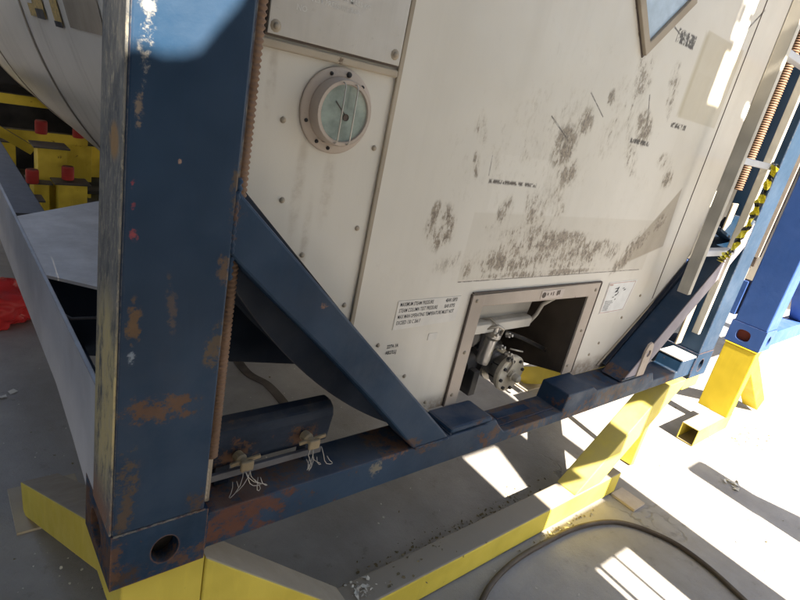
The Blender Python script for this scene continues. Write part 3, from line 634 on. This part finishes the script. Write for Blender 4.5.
MB().tube([(1.20, .20, .18), (1.235, .19, .175), (1.25, .19, .14), (1.23, .19, .11)], .0035, 6).tube([(1.21, .19, .20), (1.26, .175, .19)], .003, 6).build('lock_wire', 'wire', va, smooth=True)
MB().box(1.10, 1.22, .30, .42, .02, .05, .004).box(1.13, 1.16, .24, .30, .01, .10, .003).build('valve_bracket', 'darksteel', va)

# curved trough with two sealed locking pins on the near end of the rail
tr = MB(); PR = []
for k in range(11):
    a = math.radians(-28 + 150 * k / 10); PR.append((.085 - .058 * math.sin(a) * 1.0 + .0, .185 + .0 - .058 * math.cos(a) * -1.0))
pts = [(.062, .135), (.095, .137), (.118, .16), (.124, .195), (.112, .226), (.085, .240), (.060, .236), (.052, .226)]
inn = [(.056, .222), (.062, .229), (.083, .232), (.105, .221), (.116, .194), (.111, .165), (.092, .144), (.062, .142)]
tr.prism([(.060, .150), (.108, .150), (.120, .18), (.122, .205), (.112, .232), (.092, .246), (.070, .247), (.054, .238), (.050, .22)], .185, .446, axis='x'); trough = tr.build('lock_trough', 'trough', tc, bevel=.006)
MB().box(.165, .42, .040, .048, .138, .153, .001).build('trough_bar', 'greybar', trough)
for x in (.20, .40): MB().box(x, x + .03, .07, .105, .099, .149, .002).build('trough_foot', 'saddle', trough)
def pin(x, k):
    zz = .178 if k == 0 else .186
    p = MB().lathe([(0, 0), (0, .011), (.016, .012), (.020, .009), (.030, .008), (.030, 0)], (x, .052, zz), (.15, -1, -.05), 12).build('locking_pin', 'brass', trough, smooth=True, angle=.5)
    MB().box(x - .006, x + .020, .016, .024, zz - .016, zz + .006, .003).beam((x - .020, .034, zz - .006), (x + .034, .022, zz + .010), .005, .008, (0, 1, 0), .001).build('seal_tag', 'brass', p)
    w = MB(); rr = random.Random(k + 3)
    for j in range(5):
        a = Vector((x + rr.uniform(-.004, .02), .018, zz - .012)); q = []
        sx_ = rr.uniform(-.05, -.01) if k == 0 and j < 2 else rr.uniform(-.01, .045)
        L = rr.uniform(.035, .055)
        for s in range(9):
            t = s / 8; q.append(a + Vector((sx_ * math.sin(t * 2.2) + .006 * math.sin(t * 9 + j), -.012 * math.sin(t * 3) + .005 * math.cos(t * 7 + j), -L * math.sin(t * 2.6))))
        w.tube(q, .0008, 5)
    w.build('seal_wire', 'wire', p, smooth=True)['kind'] = 'stuff'
pin(.232, 0); pin(.378, 1)

# lug and a painted sunlit rail top on the far end of the rail
lg = []
for k in range(20):
    a = math.radians(-90 + 180 * k / 19) if k < 20 else 0
    lg.append((.028 + .022 * math.sin(a) , .195 + .04 * math.cos(a)))
lug = MB().prism([(1.735, .11), (1.735, .21), (1.745, .238), (1.765, .245), (1.782, .232), (1.79, .205), (1.79, .11)], -.004, .004, holes=[[(1.765 + .012 * math.cos(t), .20 + .014 * math.sin(t)) for t in [2 * math.pi * k / 12 for k in range(12)]]]).build('lifting_lug', 'frame', tc, bevel=.001)
MB().box(2.148, 2.274, .004, .11, .1005, .108, .002).build('rail_top_light', 'sheet_grey', tc)  # pale plate added: the rail end's sunlit top put into colour

# side rail and fan sheet on the near long side
MB().prism([(6.0, .142), (.47, .142), (.30, .115), (.1785, .088), (.1785, .119), (.118, .119), (.118, .335), (6.0, .335)], .0005, .0085, axis='x').build('side_rail', 'rail_grey', tc)
MB().box(.009, .085, .30, 6.0, .142, .150).build('rail_flange', 'saddle', tc)
MB().box(.0085, .085, 1.14, 6.0, .327, .3345, .001).build('rail_flange', 'greybar', tc)
MB().box(.082, .09, 1.10, 6.0, .15, .326).build('rail_web', 'saddle', tc)
MB().prism([(.0085, .63), (.0085, 1.10), (.26, 1.30), (.62, 1.36), (.62, .70), (.30, .335 + .0), (.20, .44)], .329, .3365, axis='z').build('fan_sheet', 'sheet_grey', tc)
MB().prism([(.0085, .655), (.60, .42), (.60, .43), (.0085, .665)], .12, .328, axis='z').build('fan_web', 'saddle', tc)
MB().tube([(.02, .60, .26), (.05, .58, .245), (.10, .575, .245), (.16, .60, .26)], .004, 6).build('earth_wire', 'greybar', tc)
MB().box(2.37, 2.436, .18, 6.0, .142, .335, .002).build('side_rail', 'navy', tc)
# rear frame
for x in (.002, W - .154): MB().box(x, x + .152, 5.94, 6.056, .0, 2.44, .006).build('corner_post', 'post', tc)
MB().box(.16, 2.27, 5.95, 6.05, .016, .10, .004).build('bottom_rail', 'navy', tc)
MB().box(.16, 2.27, .004, .10, 2.30, 2.44, .004).box(.16, 2.27, 5.95, 6.05, 2.30, 2.44, .004).build('top_rail', 'navy', tc)

# ladder
la = MB().box(1.824, 1.850, -.030, .010, .435, 2.3, .002).build('ladder', 'ladder', tc)
MB().box(2.134, 2.154, -.012, .016, .235, 2.3, .002).build('ladder_rail', 'ladder', la)
r0 = MB().box(1.8505, 2.1275, -.024, .010, -.011, .011, .003).build('rung', 'rail_grey', la)
for i, z in enumerate((.905, 1.235, 1.56, .585)):
    if i == 0: r0.location = (0, 0, z)
    else: share(r0, 'rung', (0, 0, z), la)
MB().box(1.8505, 1.93, .0, .008, .44, .50, .001).build('ladder_bracket', 'sheet_grey', la)
# small brace plates behind the ladder foot
MB().beam((2.07, .06, .655), (2.25, .04, .60), .05, .012, (0, 1, 0)).build('brace_plate', 'navy', tc)

# striped warning tape twisted round the ladder rail
tp = bpy.data.objects.new('warning_tape', None)
mb = MB(); mk = MB(); rr = random.Random(4)
pa = [Vector((2.118, -.035, .92)), Vector((2.10, -.04, .80)), Vector((2.07, -.045, .70)), Vector((2.0, -.05, .60)), Vector((1.965, -.045, .575)), Vector((1.93, -.05, .565))]
def lerp_path(P, t):
    t = min(max(t, 0), .9999) * (len(P) - 1); i = int(t); return P[i].lerp(P[i + 1], t - i)
N = 70
for s in range(2):
    prev = None
    for k in range(N + 1):
        t = k / N; c = lerp_path(pa, t); a = t * 26 + s * 1.9; w = .014 + .004 * math.sin(k * .9)
        d = Vector((math.cos(a), math.sin(a) * .8, .35 * math.sin(a * .7))) * w
        cur = (c + d + Vector((0, .004 * s, 0)), c - d)
        if prev:
            tgt = mk if (k // 2) % 3 == 0 else mb
            v = [tgt.bm.verts.new(p) for p in (prev[0], prev[1], cur[1], cur[0])]
            tgt.bm.faces.new(v)
        prev = cur
tpo = mb.build('warning_tape', 'tapeY', None); tag(tpo, 'yellow and black striped warning tape twisted round the ladder of the white container', 'tape')
mk.build('black_stripe', 'tapeK', tpo)['kind'] = 'stuff'
bpy.data.objects.remove(tp)

# ------------------------------------------------------------------ yellow stands
def stand(x0, label, mat='yellow', long=True, y0=0.0, group='yellow support stands', flip=False):
    t = thing('support_stand', label, 'support stand', (x0, y0, 0), group)
    MB().box(.44, 1.985, .002, .092, FZ + .006, FZ + .108, .006).build('floor_beam', mat, t)
    for sgn in (0, 1):
        f = (lambda x: x) if not sgn else (lambda x: W - x)
        MB().box(min(f(.02), f(.1685)), max(f(.02), f(.1685)), .006, .17, -.125 if not sgn else -.06, -.004, .004).build('stand_head', mat, t)
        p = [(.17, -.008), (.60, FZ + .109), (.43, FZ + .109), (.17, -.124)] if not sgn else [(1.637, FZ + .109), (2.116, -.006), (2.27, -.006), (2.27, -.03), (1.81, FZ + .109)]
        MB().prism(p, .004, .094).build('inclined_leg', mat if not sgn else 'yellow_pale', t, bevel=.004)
        MB().beam((f(.085), .15, -.075), (f(.022), .865, FZ + .035), .10, .10, (1, 0, 0), .004).build('rear_leg', mat, t)
        MB().box(min(f(-.055), f(.13)), max(f(-.055), f(.13)), .75, .955, FZ + .001, FZ + .010, .001).build('foot_plate', 'trim', t)
    MB().beam((2.335, .125, -.07), (2.268, .10, FZ + .004), .055, .03, (0, 1, 0), .003).build('strut', mat, t)
    for x in (.42, 1.955):
        MB().box(x - .0, x + .09, -.11, -.0, FZ + .001, FZ + .012, .001).build('foot_plate', 'frame', t)
    return t
st = stand(0, 'yellow stand under the nearest white container, its long floor bar crossing the picture bottom')

# stand under the neighbour on the right: upright column, brace and an open floor tube
t = thing('support_stand', 'bright yellow upright stand under the blue post at the right edge', 'support stand', (0, 0, 0), 'yellow support stands')
MB().box(3.13, 3.20, .004, .168, FZ + .10, -.0125, .004).build('column', 'yellow2', t)
MB().box(3.128, 3.203, .002, .17, -.012, -.0035, .002).build('stand_head', 'yellow2', t)
MB().beam((3.22, .08, -.05), (3.74, .05, FZ + .05), .09, .09, (0, 1, 0), .004).build('inclined_leg', 'yellow2', t)
tb_ = MB(); tb_.box(2.79, 3.24, .012, .016, FZ + .004, FZ + .10); tb_.box(2.79, 3.24, .096, .10, FZ + .004, FZ + .10); tb_.box(2.79, 3.24, .0165, .0955, FZ + .004, FZ + .008); tb_.box(2.79, 3.24, .0165, .0955, FZ + .096, FZ + .10)
tb_.build('floor_tube', 'yellow', t); MB().box(3.0, 3.3, -.02, .14, FZ + .001, FZ + .0035).build('foot_plate', 'frame', t)

# ------------------------------------------------------------------ neighbouring containers
def neighbour(x0, y0, label, mats=('next_navy', 'panel'), group='tank containers in the yard', side=True):
    t = thing('tank_container', label, 'tank container', (x0, y0, 0), group)
    casting(0, True, t, mats[0] if side else 'casting'); casting(W - .162, False, t, mats[0])
    for x in (.002, W - .154):
        MB().box(x, x + .152, .003, .170, .1185, 2.44, .006).build('corner_post', mats[0], t)
        MB().box(x, x + .152, 5.94, 6.056, 0, 2.44, .006).build('corner_post', mats[0], t)
    MB().box(.162, W - .162, .004, .11, .016, .10, .005).build('bottom_rail', mats[0], t)
    MB().box(.162, W - .162, 5.95, 6.05, .016, .10, .005).build('bottom_rail', mats[0], t)
    MB().box(.155, W - .155, .004, .11, 2.30, 2.44, .005).box(.155, W - .155, 5.95, 6.05, 2.30, 2.44, .005).build('top_rail', mats[0], t)
    for x in (.0, W - .07): MB().box(x, x + .07, .18, 5.94, .142, .335, .003).build('side_rail', mats[0], t)
    g2 = [(.1545, .706), (.1545, .602), (.585, .186), (.668, .1005), (.790, .1005)]
    MB().prism(g2, .004, .088).build('diagonal_gusset', mats[0], t, bevel=.004)
    MB().prism(mir(g2), .004, .088).build('diagonal_gusset', mats[0], t, bevel=.004)
    MB().prism([(.19, 2.2), (.19, .60), (.80, .117), (1.63, .117), (2.25, .60), (2.25, 2.2)], YP, YP + .004).build('end_panel', 'decal', t)
    mb = MB(); mb.lathe([(0, 0), (0, RT), (5.7, RT), (5.7, 0)], (XC, .2, ZC), (0, 1, 0), 64); mb.build('tank_shell', 'tank', t, smooth=True, angle=.5)
    return t
nx = neighbour(3.13, 0.0, 'sunlit tank container behind a bright blue corner post at the right edge of the yard')
MB().box(.0, .012, .205, .235, .33, .41, .001).build('post_fitting', 'frame', nx)
M['redrust'] = painted('red_rust_inside', (.16, .035, .02), rust=.6, dust=.2, wear=0, rough=.8)
MB().box(.022, .028, .06, .14, .02, .095).build('hole_lining', 'redrust', nx)
MB().box(-.006, .03, .185, .225, .47, 2.3, .002).build('post_channel', 'frame', nx)
MB().box(.0, .01, .19, .215, .415, .465, .001).build('post_fitting', 'gasket', nx)
tl = MB().box(.20, .42, YP - .0015, YP - .0005, .36, .52).build('label_sheet', 'decalw', nx)
for i in range(8): text('III IIIIII II IIII', .012, .212, .50 - i * .017, YP - .0022, 'ink', tl, sx=1.1)
neighbour(-3.13, 0.0, 'tank container standing out of view to the left of the nearest one')
neighbour(0.0, 6.75, 'tank container added end to end behind the nearest one to darken the gap')  # added to keep light out of the gap under the tank

# unseen stacks added across the aisle, cut to shape its shade and sun patches
OY = -1.36
def shade_slab(mb, x0, x1, z0, z1, y=OY): mb.box(x0, x1, y - .006, y, z0, z1)
t = thing('tank_container', 'lower tier of the added unseen near stack across the aisle, openings shaped for sun patches', 'tank container', (0, 0, 0), 'added shade stacks across the aisle')
mb = MB()
shade_slab(mb, -.6, 1.385, FZ + .35, 1.93)  # gaps between these sheets are placed where sun patches should land
shade_slab(mb, 1.385, 1.432, FZ + .35, .78); shade_slab(mb, 1.45, 1.468, .31, .59); shade_slab(mb, 1.552, 1.565, .31, .59); shade_slab(mb, 1.652, 1.80, .31, .78)
shade_slab(mb, 1.432, 1.652, .59, .78); shade_slab(mb, 1.432, 1.80, FZ + .35, .31); shade_slab(mb, 1.60, 1.80, 1.02, 1.225)
shade_slab(mb, 1.385, 1.80, 1.225, 1.93); shade_slab(mb, 1.80, 1.93, 1.26, 1.93); shade_slab(mb, 1.80, 1.93, FZ + .35, .97)
shade_slab(mb, .118, .9, 1.93, 2.45, OY - .02); shade_slab(mb, -.6, -.10, 1.93, 2.45, OY - .02)
shade_slab(mb, .9, 1.93, 1.93, 2.45)
mb.build('end_panel', 'tank', t)
MB().prism([(1.52, .97), (1.60, .97), (1.60, 1.225)], OY - .012, OY - .007).build('brace_plate', 'navy', t)  # slants the edge of one floor sun patch
aps = [(-.103, 1.93), (.119, 1.93), (.119, 2.39), (.098, 2.36), (.075, 2.33), (.055, 2.285), (.035, 2.24), (.01, 2.205), (-.01, 2.175), (-.03, 2.165), (-.055, 2.160), (-.08, 2.165), (-.103, 2.16)]  # upper edge shaped for the sun patch on the near post
MB().prism(aps, OY - .006, OY).build('end_panel', 'tank', t)
for x in (1.92, -.60): MB().box(x, x + .10, OY - .12, OY, FZ + .2, 2.45, .004).build('corner_post', 'navy', t)
MB().box(-.5, 1.63, OY - .12, OY, 2.45, 2.59, .004).build('top_rail', 'navy', t)
MB().box(-.5, 1.92, OY - .12, OY - .01, -.05, .10, .004).build('bottom_rail', 'navy', t)
t = thing('tank_container', 'upper tier of the added unseen near stack across the aisle, shaped for shade', 'tank container', (0, 0, 0), 'added shade stacks across the aisle')
mb = MB(); shade_slab(mb, -.6, 1.63, 2.65, 4.9); shade_slab(mb, 1.63, 1.75, 2.90, 4.9); shade_slab(mb, 1.75, 1.93, 2.45, 4.9)
for (a, b_, c, d) in [(1.63, 1.67, 2.62, 2.66), (1.70, 1.75, 2.72, 2.75), (1.65, 1.69, 2.80, 2.84), (1.72, 1.75, 2.5, 2.6), (1.63, 1.66, 2.7, 2.76)]: shade_slab(mb, a, b_, c, d, OY - .02)  # added bits that break the sun streak into dapples
mb.build('end_panel', 'tank', t)
for x in (1.92, -.60): MB().box(x, x + .10, OY - .12, OY, 2.60, 5.0, .004).build('corner_post', 'navy', t)
MB().box(-.5, 1.63, OY - .12, OY, 2.595, 2.70, .004).build('bottom_rail', 'navy', t)
MB().box(-.5, 1.92, OY - .12, OY, 5.0, 5.1, .004).build('top_rail', 'navy', t)
MB().lathe([(0, 0), (0, 1.15), (4, 1.15), (4, 0)], (.68, -8.5, 1.3), (0, 1, 0), 48).build('tank_shell', 'tank', t, smooth=True, angle=.5)
for k, x in enumerate((-3.02, -5.5)):
    for z in (0, 2.6):
        t = thing('tank_container', '%s tier %s across the aisle, added unseen to block the sun' % ('lower' if z == 0 else 'upper', 'of the middle stack' if k == 0 else 'of the farthest stack'), 'tank container', (x, OY, z), 'added shade stacks across the aisle')
        MB().box(.0, 2.438, -.3, 0, (FZ + .3 if z == 0 else 0), 2.5).build('end_panel', 'tank', t)  # solid block added to stop sun from the left
        for q in (0, 2.28): MB().box(q, q + .155, .003, .12, (FZ + .1 if z == 0 else 0), 2.5).build('corner_post', 'navy', t)
# unseen pole added and shaped for the shadow on the sunny floor at right
t = thing('shadow_post', 'unseen post behind the viewer, shaped for the shadow on the sunny floor', 'post', (0, 0, 0))
MB().box(2.45, 2.61, -1.42, -1.36, .42, .73, .02).build('shadow_post_head', 'navy', t)
MB().beam((2.52, -1.39, .45), (2.54, -1.39, FZ), .06, .13, (0, 1, 0)).build('leg', 'navy', t); MB().beam((2.56, -1.39, .45), (2.90, -1.39, FZ), .06, .11, (0, 1, 0)).build('leg', 'navy', t)
# ------------------------------------------------------------------ back left: yellow racking, black wall and beam added as shade, red bag
t = thing('yellow_rack', 'yellow steel rack with capped posts and red spacers in the dark gap under the tank', 'rack', (0, 4.0, 0))
def cap_post(x, w, zt, y=0.0, d=.16):
    MB().box(x, x + w, y, y + d, FZ, zt, .003).build('rack_post', 'rack', t); MB().box(x - .03, x + w + .02, y - .03, y + d + .03, zt + .0005, zt + .012, .002).build('cap_plate', 'darksteel', t)
cap_post(.480, .185, -.02, .1, .18); cap_post(.585, .19, -.245, -.06, .15); cap_post(.44, .10, -.27, .02, .2); cap_post(.72, .22, -.06, .6, .2)
for x, y, z in ((.430, .0, -.26), (.655, -.0, -.22), (.54, .35, .04), (.80, .4, .03)):
    MB().lathe([(0, 0), (0, .038), (.01, .042), (.09, .042), (.10, .036), (.10, 0)], (x, y, z), (0, 0, 1), 16).build('red_spacer', 'red', t, smooth=True, angle=.5)
MB().box(.0, 1.4, .9, .98, .16, .24, .004).build('rack_beam', 'rack', t); MB().box(.05, .9, .55, .62, -.06, .02, .004).build('rack_beam', 'rack', t)
MB().beam((.12, .4, .12), (.50, .5, -.12), .05, .07, (0, 1, 0)).build('rack_brace', 'rack', t)
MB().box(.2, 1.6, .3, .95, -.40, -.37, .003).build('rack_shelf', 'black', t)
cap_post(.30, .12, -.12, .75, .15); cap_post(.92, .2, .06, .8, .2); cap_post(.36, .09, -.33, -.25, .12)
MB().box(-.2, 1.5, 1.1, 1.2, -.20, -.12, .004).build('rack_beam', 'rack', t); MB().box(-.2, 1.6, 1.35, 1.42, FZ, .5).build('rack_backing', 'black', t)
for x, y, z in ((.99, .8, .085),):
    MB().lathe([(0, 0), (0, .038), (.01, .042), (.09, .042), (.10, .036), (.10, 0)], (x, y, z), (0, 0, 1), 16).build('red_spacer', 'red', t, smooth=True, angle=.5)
b = MB(); b.box(-9, 12, 13.4, 13.6, FZ, 3.5); o = b.build('gap_shade_wall', 'black'); tag(o, 'black wall added at the back of the gap under the tank as its deep shade', 'wall')  # added dark backdrop, its shade is in the colour
b = MB(); b.box(-2.0, 1.3, 4.9, 5.1, .30, .55, .02); o = b.build('gap_shade_beam', 'black'); tag(o, 'black beam added across the gap behind the yellow rack as its deep shade', 'beam')  # dark block added to blacken the gap above the rack

def lump(name, c, rx, ry, rz, mat, seed, lab, cat):
    bm = bmesh.new(); bmesh.ops.create_icosphere(bm, subdivisions=5, radius=1)
    for v in bm.verts:
        p = v.co.copy(); q = p * 2.1 + Vector((seed, 0, 0)); n = mnoise.noise(q) * .22 + abs(mnoise.noise(q * 2.3)) * .18 - abs(mnoise.noise(q * 5)) * .08
        p *= 1 + n; v.co = Vector((c[0] + p.x * rx, c[1] + p.y * ry, max(c[2] + p.z * rz, FZ + .002)))
    me = bpy.data.meshes.new(name); bm.to_mesh(me); bm.free()
    for f in me.polygons: f.use_smooth = True
    me.materials.append(M[mat]); o = bpy.data.objects.new(name, me); COL.objects.link(o); tag(o, lab, cat); return o
lump('red_bag', (-.06, 2.24, FZ + .07), .26, .17, .13, 'redplastic', 3, 'glossy crumpled red plastic bag on the floor at the left edge', 'bag')

# ------------------------------------------------------------------ hose, strap laid as shade, and litter on the floor
def smooth_path(P, n=10):
    P = [Vector(p) for p in P]; Q = []
    for i in range(len(P) - 1):
        a, b_, c, d = P[max(i - 1, 0)], P[i], P[i + 1], P[min(i + 2, len(P) - 1)]
        for k in range(n):
            t = k / n; Q.append(.5 * ((2 * b_) + (c - a) * t + (2 * a - 5 * b_ + 4 * c - d) * t * t + (3 * b_ - a - 3 * c + d) * t ** 3))
    Q.append(P[-1]); return Q
hz = FZ + .010
o = MB().tube(smooth_path([(.80, -.30, hz), (.93, -.17, hz), (1.06, -.085, hz), (1.23, -.045, hz), (1.42, -.04, hz), (1.64, -.055, hz), (1.82, -.12, hz), (1.92, -.26, hz), (1.935, -.40, hz), (1.90, -.56, hz), (1.83, -.75, hz)]), .0095, 10).build('hose', 'hose', smooth=True)
tag(o, 'dark rubber hose looping over the floor in front of the yellow floor bar', 'hose')
pth = smooth_path([(1.05, 2.1, FZ + .004), (.98, 1.72, FZ + .004), (.945, 1.42, FZ + .006), (.99, 1.27, FZ + .004), (.985, 1.05, FZ + .004), (.96, .8, FZ + .004)], 8)  # wavy dark strip laid in place of a band of shade
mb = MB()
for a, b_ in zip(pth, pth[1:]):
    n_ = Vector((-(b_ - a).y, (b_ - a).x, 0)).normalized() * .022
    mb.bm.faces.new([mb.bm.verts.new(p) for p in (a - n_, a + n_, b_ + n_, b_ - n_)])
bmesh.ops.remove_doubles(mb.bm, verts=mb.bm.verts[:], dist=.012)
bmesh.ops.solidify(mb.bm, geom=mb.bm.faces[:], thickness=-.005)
o = mb.build('floor_shade_strap', 'hose'); tag(o, 'dark flat strap added as a wavy band of shade on the floor, seen through the near gusset triangle', 'strap')

def litter(name, mat, spots, smin, smax, seed, lab):
    r = random.Random(seed); mb = MB()
    for (x, y, sx_, sy_, n, z) in spots:
        for _ in range(n):
            px, py = r.gauss(x, sx_), r.gauss(y, sy_); s = r.uniform(smin, smax); a = r.uniform(0, 6.28)
            k = r.randint(3, 5); e = r.uniform(.35, 1)
            vs = []
            for j in range(k):
                t = a + 2 * math.pi * j / k; u = s * math.cos(t - a); w = s * e * math.sin(t - a) * r.uniform(.6, 1.2)
                vs.append(mb.bm.verts.new((px + u * math.cos(a) - w * math.sin(a), py + u * math.sin(a) + w * math.cos(a), z + r.uniform(.0008, .003 + s * .5))))
            mb.bm.faces.new(vs)
    o = mb.build(name, mat); o['kind'] = 'stuff'; o['label'] = lab; o['category'] = 'litter'; return o
litter('dry_leaves', 'leaf', [(1.25, .16, .20, .02, 150, FZ), (1.0, .14, .3, .03, 90, FZ), (.6, .05, .2, .03, 60, FZ + .106 - 0.0), (1.6, -.02, .10, .012, 50, FZ), (1.5, .15, .1, .03, 60, FZ), (3.3, -.1, .1, .05, 40, FZ), (2.2, .3, .8, .6, 60, FZ), (0, 0.6, .5, .5, 50, FZ)], .002, .008, 1, 'dry brown leaf litter along the yellow floor bar')
litter('pale_grit', 'litter', [(.66, .05, .03, .02, 14, FZ + .109), (3.35, -.08, .12, .04, 18, FZ), (1.5, -.5, .8, .5, 60, FZ), (.0, 1.0, .25, .5, 50, FZ), (0, .55, .06, .06, 16, FZ), (.9, .5, .5, .4, 60, FZ), (.9, 1.3, .5, .5, 40, FZ)], .0015, .0055, 2, 'pale paint flakes and grit scattered over the concrete')
litter('leaf_clump', 'litter', [(.66, .05, .022, .014, 26, FZ + .109), (.52, .04, .02, .02, 10, FZ + .109), (3.35, -.08, .10, .03, 16, FZ), (1.58, .03 - .06, .04, .01, 12, FZ)], .004, .011, 9, 'clump of dry pale litter on top of the yellow floor bar')
litter('paper_scraps', 'litter', [(2.66, -.25, .03, .02, 9, FZ), (.03, 1.51, .03, .03, 4, FZ)], .010, .022, 5, 'torn pale scraps on the floor in the shadow at the right')
